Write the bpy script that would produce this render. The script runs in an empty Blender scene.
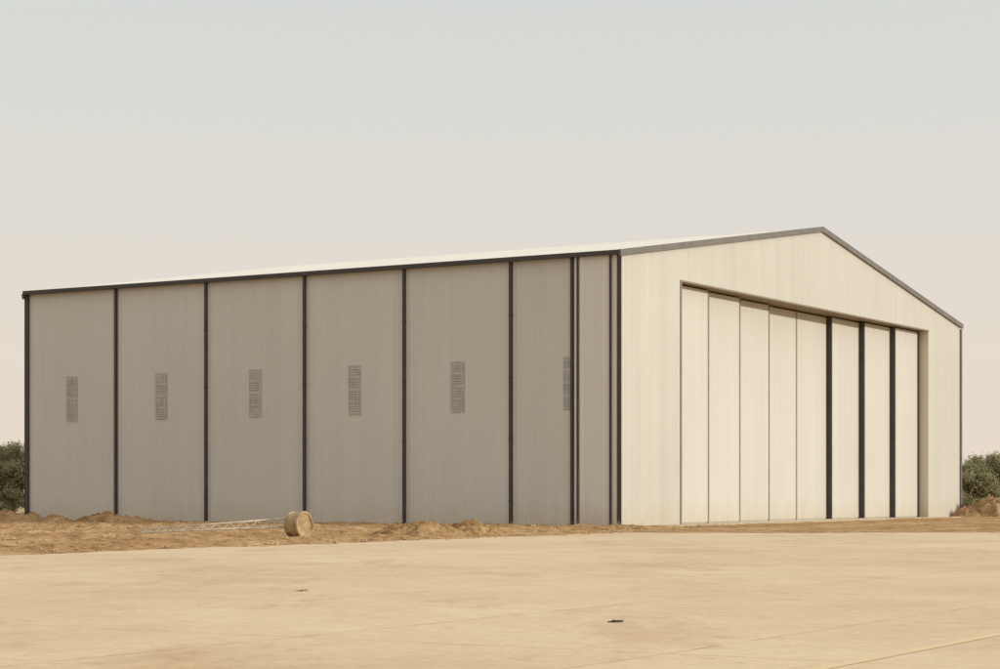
import bpy, bmesh, math, random
from mathutils import Vector, noise, Matrix
random.seed(7)
C = bpy.context.scene.collection
R = math.radians

# ------------------------------------------------------------------ helpers
class MB:
    def __init__(s): s.v = []; s.f = []
    def quad(s, a, b, c, d):
        n = len(s.v); s.v += [tuple(a), tuple(b), tuple(c), tuple(d)]; s.f.append((n, n+1, n+2, n+3))
    def box(s, x0, x1, y0, y1, z0, z1):
        n = len(s.v)
        s.v += [(x0,y0,z0),(x1,y0,z0),(x1,y1,z0),(x0,y1,z0),(x0,y0,z1),(x1,y0,z1),(x1,y1,z1),(x0,y1,z1)]
        for f in ((0,3,2,1),(4,5,6,7),(0,1,5,4),(1,2,6,5),(2,3,7,6),(3,0,4,7)):
            s.f.append(tuple(n+i for i in f))
    def bar(s, p0, p1, w, h, up=(0,0,1)):
        p0 = Vector(p0); p1 = Vector(p1); d = (p1-p0).normalized(); sd = d.cross(Vector(up)).normalized(); u = sd.cross(d)
        n = len(s.v)
        for p in (p0, p1):
            for a, b in ((-1,-1),(1,-1),(1,1),(-1,1)):
                s.v.append(tuple(p + sd*a*w/2 + u*b*h/2))
        for f in ((0,1,2,3),(7,6,5,4),(0,4,5,1),(1,5,6,2),(2,6,7,3),(3,7,4,0)):
            s.f.append(tuple(n+i for i in f))
    def tube(s, p0, p1, r0, r1=None, k=8):
        r1 = r0 if r1 is None else r1
        p0 = Vector(p0); p1 = Vector(p1); d = (p1-p0).normalized()
        a = d.orthogonal().normalized(); b = d.cross(a); n = len(s.v)
        for p, r in ((p0,r0),(p1,r1)):
            for i in range(k):
                t = 2*math.pi*i/k; s.v.append(tuple(p + a*math.cos(t)*r + b*math.sin(t)*r))
        for i in range(k):
            j = (i+1) % k; s.f.append((n+i, n+j, n+k+j, n+k+i))
        s.f.append(tuple(n+i for i in range(k))[::-1]); s.f.append(tuple(n+k+i for i in range(k)))
    def build(s, name, mat, parent=None, smooth=False):
        me = bpy.data.meshes.new(name); me.from_pydata(s.v, [], s.f); me.update()
        if smooth:
            for p in me.polygons: p.use_smooth = True
        o = bpy.data.objects.new(name, me); C.objects.link(o); me.materials.append(mat)
        if parent: o.parent = parent
        return o

def tag(o, label=None, cat=None, group=None, kind=None):
    if label: o['label'] = label
    if cat: o['category'] = cat
    if group: o['group'] = group
    if kind: o['kind'] = kind
    return o
def empty(name, loc, rz, label, cat, group=None):
    o = bpy.data.objects.new(name, None); C.objects.link(o); o.location = loc; o.rotation_euler = (0,0,rz)
    return tag(o, label, cat, group)

# ------------------------------------------------------------------ material helpers
def newmat(name):
    m = bpy.data.materials.new(name); m.use_nodes = True
    nt = m.node_tree; return m, nt, nt.nodes['Principled BSDF']
def N(nt, t, **kw):
    n = nt.nodes.new(t)
    for k, v in kw.items(): setattr(n, k, v)
    return n
def coords(nt, scale, kind='Object', rot=0):
    tc = N(nt, 'ShaderNodeTexCoord'); mp = N(nt, 'ShaderNodeMapping')
    mp.inputs['Scale'].default_value = scale; mp.inputs['Rotation'].default_value = (0,0,rot)
    nt.links.new(tc.outputs[kind], mp.inputs['Vector']); return mp.outputs['Vector']
def noise_n(nt, vec, sc, det=5, rough=.55):
    n = N(nt, 'ShaderNodeTexNoise'); n.inputs['Scale'].default_value = sc
    n.inputs['Detail'].default_value = det; n.inputs['Roughness'].default_value = rough
    nt.links.new(vec, n.inputs['Vector']); return n.outputs['Fac']
def ramp(nt, fac, stops):
    r = N(nt, 'ShaderNodeValToRGB'); e = r.color_ramp.elements
    while len(e) < len(stops): e.new(.5)
    for i, (p, c) in enumerate(stops):
        e[i].position = p; e[i].color = (c if len(c) == 4 else (*c, 1))
    nt.links.new(fac, r.inputs['Fac']); return r.outputs['Color']
def mix(nt, fac, a, b, mode='MIX'):
    m = N(nt, 'ShaderNodeMix', data_type='RGBA', blend_type=mode)
    for sock, v in ((m.inputs['Factor'], fac), (m.inputs['A'], a), (m.inputs['B'], b)):
        if isinstance(v, (int, float)): sock.default_value = v
        elif isinstance(v, tuple): sock.default_value = (*v, 1)
        else: nt.links.new(v, sock)
    return m.outputs['Result']
def mth(nt, op, a, b=None):
    m = N(nt, 'ShaderNodeMath', operation=op)
    for i, v in enumerate((a, b)):
        if v is None: continue
        if isinstance(v, (int, float)): m.inputs[i].default_value = v
        else: nt.links.new(v, m.inputs[i])
    return m.outputs[0]
def g(v): return (v, v, v)

def clad(name, base, axis, sheet=1.0, rough=.55, tonevar=.05, streaks=.35):
    m, nt, b = newmat(name)
    tc = N(nt, 'ShaderNodeTexCoord'); sp = N(nt, 'ShaderNodeSeparateXYZ'); nt.links.new(tc.outputs['Object'], sp.inputs[0])
    u = sp.outputs['X' if axis == 'x' else 'Y']
    cell = mth(nt, 'FLOOR', mth(nt, 'DIVIDE', u, sheet))
    wn = N(nt, 'ShaderNodeTexWhiteNoise', noise_dimensions='1D'); nt.links.new(cell, wn.inputs['W'])
    tone = ramp(nt, wn.outputs['Value'], [(0, g(1-tonevar)), (1, g(1.0))])
    st = noise_n(nt, coords(nt, (1.6,1.6,.06)), 1.5, 6, .65)
    streak = ramp(nt, st, [(.32, (.88,.87,.85)), (.62, g(1))])
    bl = noise_n(nt, coords(nt, (.12,.12,.12)), 1, 4)
    blot = ramp(nt, bl, [(.3, (.95,.94,.93)), (.7, g(1))])
    c = mix(nt, 1.0, base, tone, 'MULTIPLY'); c = mix(nt, streaks, c, streak, 'MULTIPLY'); c = mix(nt, 1.0, c, blot, 'MULTIPLY')
    dn = noise_n(nt, coords(nt, (1.2,1.2,.5)), 1.3, 5)
    zz = mth(nt, 'ADD', mth(nt, 'DIVIDE', sp.outputs['Z'], 1.3), mth(nt, 'MULTIPLY', mth(nt, 'SUBTRACT', dn, .5), 1.2))
    dust = ramp(nt, zz, [(0, g(.45)), (1, g(0))])
    c = mix(nt, dust, c, (.50,.38,.24))
    nt.links.new(c, b.inputs['Base Color'])
    b.inputs['Roughness'].default_value = rough; b.inputs['Specular IOR Level'].default_value = .25
    return m
def plain(name, col, rough=.6, var=.15, sc=2.0, metal=0):
    m, nt, b = newmat(name)
    n = noise_n(nt, coords(nt, g(1)), sc, 5)
    c = ramp(nt, n, [(.3, tuple(x*(1-var) for x in col)), (.7, tuple(min(1, x*(1+var)) for x in col))])
    nt.links.new(c, b.inputs['Base Color']); b.inputs['Roughness'].default_value = rough
    b.inputs['Metallic'].default_value = metal; b.inputs['Specular IOR Level'].default_value = .3
    return m

M = {}
M['front'] = clad('cream sheet', (.60,.592,.54), 'x')
M['side'] = clad('grey cream sheet', (.59,.58,.54), 'y', 1.0, .55, .04, .3)
M['corner'] = clad('bounce lit corner sheet', (.70,.69,.635), 'y')  # lighter copy of the side sheet; reflected light put into its colour
M['door'] = clad('door sheet', (.63,.622,.575), 'x', 1.52, .55, .035)
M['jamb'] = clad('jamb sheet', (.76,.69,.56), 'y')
M['roof'] = clad('roof sheet', (.80,.765,.69), 'y', 1.0, .7, .04, .3)
M['trim'] = plain('charcoal trim', (.058,.051,.049), .5)
M['rake'] = plain('grey rake trim', (.17,.158,.15), .5)
M['doortrim'] = plain('dark door trim', (.062,.055,.052), .5)
M['seam'] = plain('brown seam', (.26,.225,.175), .6)
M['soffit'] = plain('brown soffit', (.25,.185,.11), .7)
M['louvre'] = plain('louvre grey', (.47,.46,.43), .6)
M['slat'] = plain('louvre slat', (.40,.39,.362), .6)
M['conc'] = plain('plinth concrete', (.50,.42,.30), .85, .2)
M['steel'] = plain('weathered steel', (.62,.55,.44), .6, .25, 3)

def dirt(name, a, b_, c_, sc=1.0):
    m, nt, b = newmat(name)
    v = coords(nt, g(1))
    n1 = noise_n(nt, v, .22*sc, 6, .6); n2 = noise_n(nt, v, 4.0*sc, 8, .78); n3 = noise_n(nt, v, 1.0, 6, .7)
    c = ramp(nt, n1, [(.32, a), (.52, b_), (.70, c_)])
    k = ramp(nt, n2, [(.34, g(.50)), (.56, g(1.06))])
    c = mix(nt, .9, c, k, 'MULTIPLY')
    c = mix(nt, .85, c, ramp(nt, n3, [(.38, (.60,.53,.47)), (.53, g(1)), (.7, (1.12,1.12,1.12))]), 'MULTIPLY')
    nt.links.new(c, b.inputs['Base Color'])
    bp = N(nt, 'ShaderNodeBump'); bp.inputs['Strength'].default_value = .7; bp.inputs['Distance'].default_value = .10
    nt.links.new(n2, bp.inputs['Height']); nt.links.new(bp.outputs[0], b.inputs['Normal'])
    b.inputs['Roughness'].default_value = .95; b.inputs['Specular IOR Level'].default_value = .1
    return m
M['dirt'] = dirt('brown dirt', (.40,.228,.10), (.52,.325,.157), (.63,.435,.24))
M['mound'] = dirt('heaped soil', (.36,.205,.088), (.45,.275,.13), (.55,.365,.185), 2)
M['redmound'] = dirt('reddish soil', (.38,.22,.105), (.47,.30,.155), (.55,.37,.21), 2)
M['sand'] = dirt('plain sand', (.46,.32,.17), (.54,.39,.22), (.61,.46,.28), .5)

ROT = R(58.83)
m, nt, b = newmat('dusty apron concrete')
v = coords(nt, g(1)); vr = coords(nt, g(1), rot=-ROT)
big = noise_n(nt, v, .07, 6, .6); med = noise_n(nt, v, .45, 6, .65); fine = noise_n(nt, v, 6, 5, .7)
c = ramp(nt, big, [(.30, (.625,.465,.29)), (.5, (.685,.53,.345)), (.70, (.735,.585,.40))])
c = mix(nt, .4, c, ramp(nt, med, [(.30, (.83,.775,.70)), (.52, g(1)), (.75, (1.04,1.04,1.04))]), 'MULTIPLY')
c = mix(nt, .75, c, ramp(nt, fine, [(.3, g(.85)), (.7, g(1.07))]), 'MULTIPLY')
spc = noise_n(nt, v, 2.2, 9, .80)
c = mix(nt, .55, c, ramp(nt, spc, [(.56, g(1)), (.68, (.62,.52,.42))]), 'MULTIPLY')
# worn patches with broken edges, long away from the viewer as the wheels run
for rot_, sc_, col in ((1.1, (.30,.12,1), (.86,.785,.71)), (.62, (.16,.07,1), (.89,.83,.77)), (.9, (.5,.2,1), (1.05,1.07,1.10))):
    stn = noise_n(nt, coords(nt, sc_, rot=rot_), 1.0, 9, .74)
    c = mix(nt, .75, c, ramp(nt, stn, [(.54, g(1)), (.62, col)]), 'MULTIPLY')
br = N(nt, 'ShaderNodeTexBrick'); br.offset = 0
br.inputs['Scale'].default_value = 1; br.inputs['Brick Width'].default_value = 6; br.inputs['Row Height'].default_value = 4.5
br.inputs['Mortar Size'].default_value = .045; br.inputs['Mortar Smooth'].default_value = 1.0
br.inputs['Color1'].default_value = (1,1,1,1); br.inputs['Color2'].default_value = (.935,.925,.91,1); br.inputs['Mortar'].default_value = (.60,.51,.42,1)
wob = N(nt, 'ShaderNodeVectorMath', operation='ADD'); nt.links.new(vr, wob.inputs[0])
wn_ = N(nt, 'ShaderNodeTexNoise'); wn_.inputs['Scale'].default_value = 1.2; nt.links.new(v, wn_.inputs['Vector'])
ws = N(nt, 'ShaderNodeVectorMath', operation='SCALE'); nt.links.new(wn_.outputs['Color'], ws.inputs[0]); ws.inputs['Scale'].default_value = .07
nt.links.new(ws.outputs[0], wob.inputs[1]); nt.links.new(wob.outputs[0], br.inputs['Vector'])
jn = ramp(nt, noise_n(nt, v, .5, 6, .7), [(.38, g(.15)), (.62, g(.95))])
c = mix(nt, jn, c, mix(nt, 1.0, c, br.outputs['Color'], 'MULTIPLY'))
nt.links.new(c, b.inputs['Base Color'])
bp = N(nt, 'ShaderNodeBump'); bp.inputs['Strength'].default_value = .15; bp.inputs['Distance'].default_value = .012
nt.links.new(fine, bp.inputs['Height']); nt.links.new(bp.outputs[0], b.inputs['Normal'])
b.inputs['Roughness'].default_value = .85; b.inputs['Specular IOR Level'].default_value = .2
M['apron'] = m
m, nt, b = newmat('worn yellow paint')
w = ramp(nt, noise_n(nt, coords(nt, g(1)), 4, 8, .75), [(.42, g(0)), (.60, g(.55))])
nt.links.new(mix(nt, w, (.67,.52,.33), (.73,.56,.20)), b.inputs['Base Color']); b.inputs['Roughness'].default_value = .8
M['paint'] = m
m, nt, b = newmat('caked footing concrete')
n = noise_n(nt, coords(nt, g(1)), 2.4, 8, .6)
nt.links.new(ramp(nt, n, [(.36, (.22,.14,.065)), (.48, (.36,.25,.125)), (.66, (.50,.38,.215))]), b.inputs['Base Color'])
bp = N(nt, 'ShaderNodeBump'); bp.inputs['Distance'].default_value = .03; nt.links.new(n, bp.inputs['Height']); nt.links.new(bp.outputs[0], b.inputs['Normal'])
b.inputs['Roughness'].default_value = .9
M['footing'] = m
m, nt, b = newmat('hazed scrub foliage')
n = noise_n(nt, coords(nt, g(1)), 1.1, 4, .6)
c = ramp(nt, n, [(.30, (.27,.26,.145)), (.5, (.35,.335,.19)), (.72, (.43,.395,.24))])  # leaf tones raised and greyed: distance haze put into the colour
nt.links.new(c, b.inputs['Base Color']); b.inputs['Roughness'].default_value = .7; b.inputs['Specular IOR Level'].default_value = .2
tr = N(nt, 'ShaderNodeBsdfTranslucent'); nt.links.new(c, tr.inputs['Color'])
ms = N(nt, 'ShaderNodeMixShader'); ms.inputs[0].default_value = .45
nt.links.new(b.outputs[0], ms.inputs[1]); nt.links.new(tr.outputs[0], ms.inputs[2])
nt.links.new(ms.outputs[0], nt.nodes['Material Output'].inputs['Surface'])
M['leaf'] = m
M['bark'] = plain('scrub bark', (.24,.20,.14), .9, .3, 4)
M['straw'] = plain('dry grass', (.42,.32,.16), .9, .3, 3)
M['dark'] = plain('dark scrap', (.085,.06,.045), .8, .4, 20)
M['rock'] = plain('brown stone', (.42,.275,.145), .9, .35, 6)

# ------------------------------------------------------------------ the hangar
W, D, H, RISE = 49.2, 38.0, 13.0, 3.8
HW = W/2
def top(x): return H + RISE*(1 - abs(x-HW)/HW)
hangar = empty('hangar', (5.70, 95.8, 0), ROT,
    'large cream steel aircraft hangar with low gable roof and wide sliding doors', 'hangar')
def profile(a0, a1, pitch, depth, extra=()):
    pts = []; a = a0
    while a < a1 - 1e-6:
        for k, o in ((0,0),(.5,0),(.65,depth),(.85,depth)):
            p = a + k*pitch
            if p < a1: pts.append((p, o))
        a += pitch
    pts.append((a1, 0))
    for e in extra:
        pts.append((e, 0))
    return sorted(pts)
def gable(y, sgn, opening):
    mb = MB()
    pr = profile(0, W, .25, .018, (HW, 6.35, 42.85))
    for (xa, oa), (xb, ob) in zip(pr, pr[1:]):
        if xb - xa < 1e-5: continue
        z0 = 12.15 if (opening and xa >= 6.35-1e-4 and xb <= 42.85+1e-4) else .0
        mb.quad((xa, y+sgn*oa, z0), (xb, y+sgn*ob, z0), (xb, y+sgn*ob, top(xb)), (xa, y+sgn*oa, top(xa)))
    return mb.build('gable_wall', M['front'], hangar)
gable(0, -1, True); gable(D, 1, False)
def side(x, sgn, y0, y1, mat, name, pitch=.25, dep=.019):
    mb = MB(); pr = profile(y0, y1, pitch, dep)
    for (a, oa), (c_, oc) in zip(pr, pr[1:]):
        mb.quad((x+sgn*oa, a, 0), (x+sgn*oc, c_, 0), (x+sgn*oc, c_, H), (x+sgn*oa, a, H))
    return mb.build(name, mat, hangar)
side(0, -1, 2.45, D, M['side'], 'side_wall')
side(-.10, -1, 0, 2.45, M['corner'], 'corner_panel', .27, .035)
side(W, 1, 0, D, M['side'], 'side_wall')
# roof
mb = MB(); pr = profile(-.10, D+.10, .4, .010)
for s in (0, 1):
    for (a, oa), (c_, oc) in zip(pr, pr[1:]):
        xe = -.28 if s == 0 else W+.28; ze = H - .28*RISE/HW + .03
        mb.quad((xe, a, ze+oa), (HW, a, H+RISE+.03+oa), (HW, c_, H+RISE+.03+oc), (xe, c_, ze+oc))
roof = mb.build('roof', M['roof'], hangar)
mb = MB(); zr = H+RISE+.043; dz = .40*RISE/HW
for s in (-1, 1):
    mb.quad((HW, -.12, zr), (HW+s*.40, -.12, zr-dz), (HW+s*.40, D+.12, zr-dz), (HW, D+.12, zr))
    mb.quad((HW+s*.40, -.12, zr-dz), (HW+s*.43, -.12, zr-dz-.02), (HW+s*.43, D+.12, zr-dz-.02), (HW+s*.40, D+.12, zr-dz))
mb.build('ridge_cap', M['roof'], roof)
for y in (-.09, D+.09):
    for s in (-1, 1):
        mb = MB(); xe = HW + s*(HW+.30)
        dz = .06 if y < 0 else .24
        mb.bar((xe, y, H-.30*RISE/HW-dz), (HW, y, H+RISE-dz), .12, .30)
        mb.build('rake_trim', M['rake'], hangar)
for x0, x1 in ((-.34, -.11), (W+.05, W+.30)):
    mb = MB(); mb.box(x0, x1, -.05, D+.05, 12.82, 13.03); mb.build('gutter', M['trim'], hangar)
for y in (6.0, 12.22, 18.42, 24.95, 31.3):
    mb = MB(); mb.box(-.17, -.03, y-.07, y+.07, .12, 12.82)
    for z in (1.2, 4.2, 7.2, 10.2): mb.box(-.18, -.026, y-.09, y+.09, z, z+.06)
    mb.box(-.30, -.035, y-.07, y+.07, .02, .12)
    mb.build('downpipe', M['trim'], hangar)
def trim(y0, y1, x0, x1, z1=12.82):
    mb = MB(); mb.box(x0, x1, y0, y1, 0, z1); return mb.build('corner_trim', M['trim'], hangar)
trim(2.20, 2.31, -.17, -.137); trim(2.53, 2.66, -.15, -.03)
trim(.42, .54, -.19, -.137); trim(-.10, .12, -.19, -.137)
trim(D-.18, D+.10, -.14, -.03)
mb = MB(); mb.box(W-.06, W+.14, -.12, -.03, 0, 12.7); mb.build('corner_trim', M['rake'], hangar)
for y, w in ((34.6,.38), (28.12,.38), (21.7,.38), (15.3,.38), (9.1,.38), (2.89,.21)):
    mb = MB(); h0, h1 = 5.6, 8.1
    mb.box(-.05, -.022, y-w, y-w+.03, h0, h1); mb.box(-.05, -.022, y+w-.03, y+w, h0, h1)
    mb.box(-.05, -.022, y-w+.03, y+w-.03, h0, h0+.03); mb.box(-.05, -.022, y-w+.03, y+w-.03, h1-.03, h1)
    for k in range(1, 4): mb.box(-.052, -.022, y-w+.03, y+w-.03, h0+(h1-h0)*k/4-.03, h0+(h1-h0)*k/4+.03)
    mb.box(-.0545, -.0215, y-.02, y+.02, h0+.031, h1-.031)
    lv = mb.build('louvre', M['louvre'], hangar)
    mb = MB(); z = h0+.04
    while z < h1-.12:
        mb.quad((-.049, y-w+.03, z), (-.049, y+w-.03, z), (-.024, y+w-.03, z+.095), (-.024, y-w+.03, z+.095)); z += .125
    mb.build('slats', M['slat'], lv)
# door opening
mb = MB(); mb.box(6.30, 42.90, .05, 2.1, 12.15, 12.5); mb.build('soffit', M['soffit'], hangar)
for x0, x1 in ((6.10, 6.35), (42.85, 43.1)):
    mb = MB(); mb.box(x0, x1, .004, 2.1, 0, 12.148); mb.build('door_jamb', M['jamb'], hangar)
mb = MB(); mb.box(6.28, 6.42, -.045, -.021, .0, 12.12); mb.build('door_frame', M['seam'], hangar)
mb = MB(); mb.box(6.28, 42.9, -.045, -.021, 12.121, 12.20); mb.build('door_frame', M['seam'], hangar)
mb = MB(); mb.box(42.48, 42.845, .60, .645, .02, 12.1); mb.build('door_trim', M['doortrim'], hangar)
dd = [.62, .92, 1.22, 1.5, 1.5, 1.22, .92, .62]; LW = 36.5/8
for i in range(8):
    xa = 6.355 + LW*i; xb = xa + LW - .01; y = dd[i]; mb = MB()
    if i == 7: xb -= .02
    pr = profile(xa, xb, .38, .012)
    for (a, oa), (c_, oc) in zip(pr, pr[1:]):
        mb.quad((a, y-oa, .10), (c_, y-oc, .10), (c_, y-oc, 12.06), (a, y-oa, 12.06))
    mb.box(xa, xb, y+.03, y+.20, .06, 12.08)
    lf = mb.build('door_leaf', M['door'], hangar)
    mb = MB()
    if i >= 5:
        mb.box(xa-.05, xa+.10, y-.035, y+.27, .05, 12.09); mt = M['doortrim']
    else:
        mb.box(xb-.13, xb+.02, y-.028, y+.22, .05, 12.09); mt = M['seam']
    mb.build('edge_trim', mt, lf)
mb = MB()
for y in (.75, 1.05, 1.35, 1.65): mb.box(6.4, 42.8, y-.09, y-.03, .0, .05)
mb.build('door_track', M['steel'], hangar)
mb = MB(); mb.box(-.02, W+.05, -.9, 2.1, -.2, .035); mb.build('threshold', M['conc'], hangar)
mb = MB(); mb.box(-.16, -.03, 2.7, D, -.2, .10); mb.build('plinth', M['conc'], hangar)

# ------------------------------------------------------------------ ground, verge, apron
def L2W(x, y):
    return (5.70 + x*math.cos(ROT) - y*math.sin(ROT), 95.8 + x*math.sin(ROT) + y*math.cos(ROT))
mb = MB(); S = 4000; mb.quad((-S,-S,-.03),(S,-S,-.03),(S,S,-.03),(-S,S,-.03))
tag(mb.build('ground', M['sand']), kind='structure')
def ragged(p, q, n, amp):
    p = Vector(p); q = Vector(q); t = (q-p).normalized(); nn = Vector((-t.y, t.x)); out = []
    for i in range(n):
        k = i/n; w = p.lerp(q, k)
        out.append(w + nn*amp*(noise.noise(Vector((w.x*.35, w.y*.35, 3)))+.7*noise.noise(Vector((w.x*1.3, w.y*1.3, 9)))))
    return out
pts = ragged((-48,-7.4), (4.8,80.8), 300, .9) + ragged((4.8,80.8), (75,84), 300, 1.8) + [Vector((75,-10)), Vector((-48,-10))]
me = bpy.data.meshes.new('apron'); n = len(pts)
me.from_pydata([(p.x,p.y,.02) for p in pts] + [(p.x,p.y,-.06) for p in pts], [],
    [tuple(reversed(range(n)))] + [(i, (i+1)%n, n+(i+1)%n, n+i) for i in range(n)])
me.update(); me.materials.append(M['apron'])
ap = bpy.data.objects.new('apron', me); C.objects.link(ap); tag(ap, kind='structure')
if me.polygons[0].normal.z < 0: me.flip_normals()
mb = MB(); p0 = Vector((3.0,18.5)); p1 = Vector((5.6,22.8)); dr = (p1-p0).normalized(); nn = Vector((-dr.y,dr.x))*.085
a = p0-dr*12; e = p1+dr*14
mb.quad((*(a-nn),.025),(*(e-nn),.025),(*(e+nn),.025),(*(a+nn),.025))
tag(mb.build('painted_line', M['paint']), kind='structure')

def fb(x, y, s, seed, o=4):
    return noise.fractal(Vector((x*s, y*s, seed)), 1.0, 2.1, o)
def verge_h(x, y):
    wx, wy = L2W(x, y)
    h = .05 + .07*fb(wx, wy, .25, 1) + .10*max(0, fb(wx, wy, .9, 5)) + .06*fb(wx, wy, 2.0, 8)
    h += .05*max(0, fb(wx, wy, .12, 20))
    ed = min(1, max(0, (y+7.2)/1.8)) * min(1, max(0, (-x)/.6))
    k = 1.0
    # trodden flat where the mast lies
    dx = wx+9.8; dy = wy-72.6
    q = (dx/4.5)**2 + (dy/3.5)**2
    if q < 1: k = .25 + .75*q
    return -.02 + max(0, h)*ed*1.2*k
mb = MB(); st = .24; nx = 250; ny = 333
for j in range(ny+1):
    for i in range(nx+1):
        x = -.02 - i*st; y = -7.2 + j*st
        wx, wy = L2W(x, y); mb.v.append((wx, wy, verge_h(x, y)))
for j in range(ny):
    for i in range(nx):
        k = j*(nx+1)+i; mb.f.append((k, k+nx+1, k+nx+2, k+1))
tag(mb.build('verge', M['dirt'], None, True), kind='structure')
mb = MB(); nx, ny = 260, 70
for j in range(ny+1):
    for i in range(nx+1):
        wx = -2 + i*.3; wy = 76 + j*.9
        l = Vector((wx-5.7, wy-95.8)); lx = l.x*math.cos(ROT)+l.y*math.sin(ROT); ly = -l.x*math.sin(ROT)+l.y*math.cos(ROT)
        h = .05 + .06*fb(wx, wy, .3, 31) + .05*max(0, fb(wx, wy, 1.0, 35))
        f = min(1, max(0, (-ly-.9)/1.5)) * min(1, max(0, (wy-80.2)/1.5))
        if lx > W+2: f = min(1, max(0, (wy-80.2)/1.5))
        mb.v.append((wx, wy, -.025 + max(0, h)*f))
for j in range(ny):
    for i in range(nx):
        k = j*(nx+1)+i; mb.f.append((k, k+1, k+nx+2, k+nx+1))
tag(mb.build('forecourt', M['dirt'], None, True), kind='structure')

# ------------------------------------------------------------------ soil mounds
def mound(loc, rx, ry, h, seed, mat, label):
    mb = MB(); n = 60
    for j in range(n+1):
        for i in range(n+1):
            u = (i/n*2-1)*1.25; w = (j/n*2-1)*1.25
            d = math.hypot(u, w) + .34*noise.noise(Vector((u*1.6, w*1.6, seed)))
            k = max(0, 1-d)
            z = h*(k**.85)*1.15 + (.34*h*fb(u*3, w*3, 1, seed+4) + .24*h*fb(u*10, w*10, 1, seed+9))*min(1, k*4)
            mb.v.append((u*rx, w*ry, z - .04))
    for j in range(n):
        for i in range(n):
            k = j*(n+1)+i; mb.f.append((k, k+1, k+n+2, k+n+1))
    o = mb.build('soil_mound', mat, None, True); o.location = loc
    return tag(o, label, 'soil mound', 'soil mounds around the hangar')
mound((-2.9, 73.2, .03), 2.0, 1.4, .52, 1, M['mound'], 'low heap of brown soil on the verge, nearest to the lying mast')
mound((-1.15, 75.4, .03), 1.4, 1.2, .52, 2, M['mound'], 'small brown soil heap on the verge, nearest to the hangar corner')
mound((-20.4, 107, .03), 2.3, 1.6, .52, 3, M['mound'], 'wide brown soil heap at the wall foot under the second louvre from left')
mound((-23.2, 106, .03), 1.3, 1.0, .40, 4, M['mound'], 'small soil heap at the wall foot under the leftmost louvre')
mound((-27.6, 115, .03), 2.6, 2.0, .55, 5, M['mound'], 'soil heap beyond the left rear corner of the hangar')
mound((33.2, 137, 0), 2.8, 2.4, 1.2, 6, M['redmound'], 'reddish soil pile beyond the right end of the hangar')

# ------------------------------------------------------------------ lying mast with drum footing
mast = empty('fallen_mast', (-7.15, 72.3, 0), 0, 'thin pale lattice mast lying on the dirt with a drum-shaped earth-caked footing', 'mast')
ax = Vector((.84, -.54, .05)).normalized(); sd = Vector((-ax.y, ax.x, 0)).normalized(); up = ax.cross(sd); cc = Vector((.0,0,.47))
mb = MB(); K = 72; rings = [(-.30,.0),(-.30,.25),(-.30,.44),(-.29,.475),(-.22,.48),(-.205,.445),(-.10,.45),(0,.45),(.10,.45),(.20,.45),(.205,.475),(.28,.475),(.29,.44),(.285,.40),(.25,.38),(.25,.15),(.25,.0)]
for ri, (t, r) in enumerate(rings):
    for i in range(K):
        a = 2*math.pi*i/K
        q = Vector((math.cos(a)*r, math.sin(a)*r, t))
        rr = r*(1+.03*noise.noise(q*3) + .02*noise.noise(q*9))
        tt = t + .012*noise.noise(q*5+Vector((5,0,0)))
        mb.v.append(tuple(cc + ax*tt + sd*math.cos(a)*rr + up*math.sin(a)*rr))
for ri in range(len(rings)-1):
    for i in range(K):
        j = (i+1) % K; mb.f.append((ri*K+i, ri*K+j, (ri+1)*K+j, (ri+1)*K+i))
mb.build('footing', M['footing'], mast, False)
root = cc - ax*.31 + Vector((0,0,.06)); tip = Vector((-5.7, .6, .22)); dv = (tip-root).normalized()
s2 = dv.cross(Vector((0,0,1))).normalized(); u2 = s2.cross(dv)
offs = [u2*.19, -u2*.10+s2*.16, -u2*.10-s2*.16]
for q in offs:
    mb = MB(); mb.tube(root+q, tip+q*.4, .034, .028, 10); mb.build('chord', M['steel'], mast, True)
mb = MB(); nb = 11
for i in range(nb):
    t0 = i/nb; t1 = (i+.5)/nb; t2 = (i+1)/nb
    for a_ in range(3):
        qa = offs[a_]; qb = offs[(a_+1)%3]
        P = lambda t, q: root.lerp(tip, t) + q*(1-.6*t)
        mb.tube(P(t0,qa), P(t1,qb), .014, None, 5); mb.tube(P(t1,qb), P(t2,qa), .014, None, 5)
mb.build('lattice', M['steel'], mast)
mb = MB(); mb.bar(root+dv*.01, root+dv*.05, .42, .42); mb.build('flange', M['steel'], mast)

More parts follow.
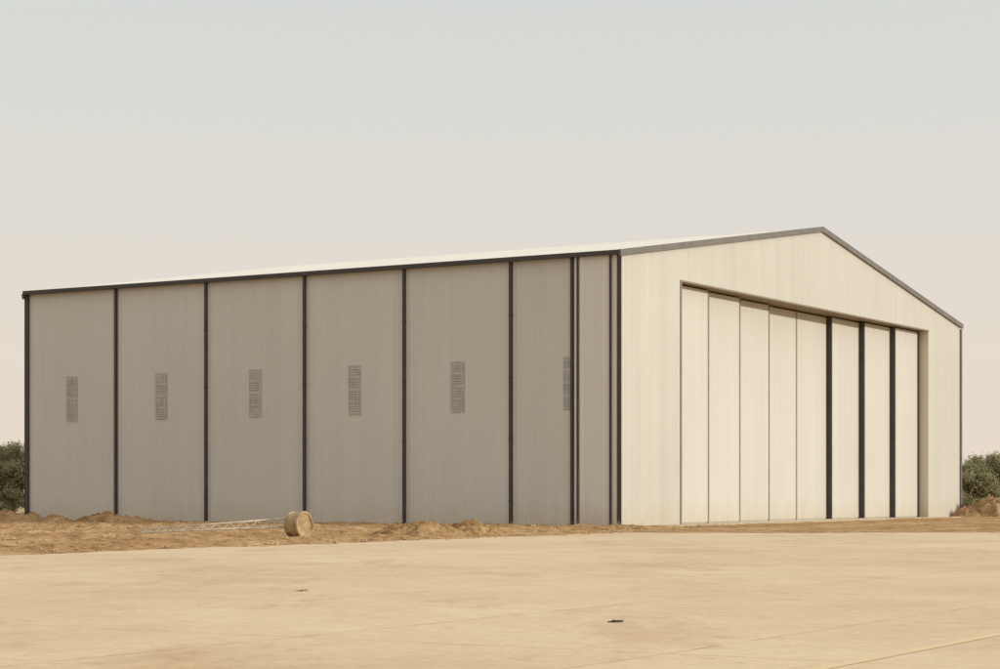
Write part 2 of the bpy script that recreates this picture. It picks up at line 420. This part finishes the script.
# ------------------------------------------------------------------ scrub trees
def tree(loc, h, w, seed, label, nclump=42, per=260):
    rng = random.Random(seed)
    t = empty('scrub_tree', loc, rng.uniform(0, 6), label, 'tree', 'scrub trees beyond the hangar')
    mb = MB(); ends = []
    for k in range(6):
        a = rng.uniform(0, 6.28); p = Vector((.12*math.cos(a), .12*math.sin(a), 0)); r = .11
        q = p + Vector((math.cos(a)*.25*w*.5, math.sin(a)*.25*w*.5, h*.3)); mb.tube(p, q, r, r*.7)
        for b_ in range(4):
            e = q + Vector((rng.uniform(-.32,.32)*w, rng.uniform(-.32,.32)*w, rng.uniform(.2,.5)*h)); mb.tube(q, e, r*.6, .025, 6); ends.append(e)
    mb.build('trunk', M['bark'], t)
    mb = MB()
    cl = [(e, rng.uniform(.35,.6)) for e in ends]
    while len(cl) < nclump:
        a = rng.uniform(0, 6.28); rr = math.sqrt(rng.random()); z = rng.random()
        prof = (1-(abs(z-.40)/.66)**2)
        if prof <= 0: continue
        prof = math.sqrt(prof)
        cl.append((Vector((math.cos(a)*rr*w*.5*prof, math.sin(a)*rr*w*.5*prof, .15+z*(h*.93))), rng.uniform(.35,.75)))
    for c0, cr in cl:
        for i in range(per):
            d = Vector((rng.gauss(0,1), rng.gauss(0,1), rng.gauss(0,.75))) * cr*.55
            p = c0 + d
            if p.z < .05: continue
            nrm = (d.normalized() + Vector((rng.uniform(-.8,.8), rng.uniform(-.8,.8), rng.uniform(-.3,1)))).normalized()
            s = rng.uniform(.03,.075); a = nrm.orthogonal().normalized(); b_ = nrm.cross(a); th = rng.uniform(0,3.14)
            a, b_ = a*math.cos(th)+b_*math.sin(th), b_*math.cos(th)-a*math.sin(th)
            mb.quad(p-a*s*1.5, p-b_*s, p+a*s*1.5, p+b_*s)
    mb.build('crown', M['leaf'], t)
tree((-41.0, 158, 0), 5.9, 6.4, 11, 'olive green scrub tree at the left picture edge beside the hangar', 125)
tree((-37.0, 154, 0), 5.4, 5.0, 12, 'scrub tree partly hidden behind the rear left corner of the hangar', 100)
tree((40.4, 168, 0), 4.8, 5.6, 13, 'scrub tree behind the reddish soil pile right of the hangar', 100)
tree((38.4, 166, 0), 4.0, 4.2, 14, 'lower scrub tree half hidden behind the right end of the hangar', 70)
tree((43.8, 175, 0), 4.7, 5.2, 15, 'scrub tree cut by the right picture edge', 90)

# ------------------------------------------------------------------ small things on the ground
def lump(name, loc, sx, sy, sz, seed, mat, label, cat, group=None):
    bm = bmesh.new(); bmesh.ops.create_icosphere(bm, subdivisions=4, radius=1)
    for v in bm.verts:
        k = 1 + .8*noise.noise(v.co*1.5+Vector((seed,0,0))) + .35*noise.noise(v.co*4+Vector((seed,3,0)))
        v.co = Vector((v.co.x*sx*k, v.co.y*sy*k, max(-.3, v.co.z)*sz*k*(1+.8*v.co.x)))
    me = bpy.data.meshes.new(name); bm.to_mesh(me); bm.free(); me.materials.append(mat)
    o = bpy.data.objects.new(name, me); C.objects.link(o); o.location = loc; return tag(o, label, cat, group)
lump('scrap', (1.40, 24.9, .024), .085, .07, .018, 1, M['dark'], 'small dark flat scrap lying on the apron in front', 'scrap')
lump('clod', (-3.2, 32.8, .024), .09, .08, .022, 2, M['rock'], 'lone brown clod on the apron left of the dark scrap', 'clod')
rng = random.Random(5)
mb = MB(); cnt = 0
while cnt < 2200:
    x = -rng.random()*45-.3; y = -7.4 + rng.random()**1.5*46; wx, wy = L2W(x, y)
    if noise.noise(Vector((wx*.3, wy*.3, 40))) < rng.uniform(-.25,.5): continue
    cnt += 1; hz_ = max(.01, verge_h(x, y))
    s = .012 + .075*rng.random()**2.8; n = len(mb.v)
    for (a, b_, c_) in ((1,0,0),(0,1,0),(-1,0,0),(0,-1,0),(0,0,.8),(0,0,-.5)):
        mb.v.append((wx+a*s*rng.uniform(.6,1.6), wy+b_*s*rng.uniform(.6,1.6), hz_+s*.2+c_*s*rng.uniform(.7,1.4)))
    for f in ((0,1,4),(1,2,4),(2,3,4),(3,0,4),(1,0,5),(2,1,5),(3,2,5),(0,3,5)): mb.f.append(tuple(n+k for k in f))
tag(mb.build('rubble', M['rock']), 'crumbs of soil and stone strewn over the dirt verge', 'rubble', kind='stuff')
mb = MB()
for i in range(200):
    x = -rng.random()**1.6*34-.4; y = -6.5 + rng.random()*42; wx, wy = L2W(x, y); hz_ = max(0, verge_h(x, y))
    for k in range(14):
        a = rng.uniform(0,6.28); l = rng.uniform(.12,.34); b0 = Vector((wx+rng.gauss(0,.09), wy+rng.gauss(0,.09), hz_-.02))
        tp = b0 + Vector((math.cos(a)*l*.5, math.sin(a)*l*.5, l)); sdv = Vector((-math.sin(a), math.cos(a), 0))*.008
        n = len(mb.v); mb.v += [tuple(b0-sdv), tuple(b0+sdv), tuple(tp)]; mb.f.append((n,n+1,n+2))
tag(mb.build('dry_grass', M['straw']), 'thin dry grass tufts scattered on the dirt verge', 'grass', kind='stuff')

# ------------------------------------------------------------------ light
EL = R(16); beta = R(18)
ang = -(math.pi/2 - beta) + ROT
sv = Vector((math.cos(ang)*math.cos(EL), math.sin(ang)*math.cos(EL), math.sin(EL)))
sun = bpy.data.lights.new('sun', 'SUN'); sun.energy = 2.45; sun.angle = R(1.2); sun.color = (1, .935, .81)
so = bpy.data.objects.new('sun', sun); C.objects.link(so); so.rotation_euler = sv.to_track_quat('Z', 'Y').to_euler()
w = bpy.data.worlds.new('World'); bpy.context.scene.world = w; w.use_nodes = True
nt = w.node_tree; bg = nt.nodes['Background']
sky = N(nt, 'ShaderNodeTexSky', sky_type='NISHITA'); sky.sun_disc = False; sky.sun_elevation = EL
sky.sun_rotation = math.atan2(sv.x, sv.y); sky.dust_density = 6; sky.air_density = 1.2
tc = N(nt, 'ShaderNodeTexCoord'); sp = N(nt, 'ShaderNodeSeparateXYZ'); nt.links.new(tc.outputs['Generated'], sp.inputs[0])
hz = ramp(nt, sp.outputs['Z'], [(0, (8.8,7.6,6.4)), (.07, (8.4,7.58,6.65)), (.14, (7.9,7.55,6.95)), (.235, (7.2,7.35,7.1)), (.6, (9.4,9.3,8.9)), (1, (10.2,10.1,9.7))])
nt.links.new(mix(nt, .92, sky.outputs[0], hz), bg.inputs['Color']); bg.inputs['Strength'].default_value = .1

# ------------------------------------------------------------------ camera
cam = bpy.data.cameras.new('camera'); co = bpy.data.objects.new('camera', cam); C.objects.link(co)
co.location = (0,0,1.6); co.rotation_euler = (R(90),0,0)
cam.lens = 2035/1000*36; cam.sensor_width = 36; cam.shift_y = .1585; cam.clip_end = 10000
sc = bpy.context.scene; sc.camera = co
sc.view_settings.view_transform = 'Standard'; sc.view_settings.look = 'None'; sc.view_settings.exposure = 0
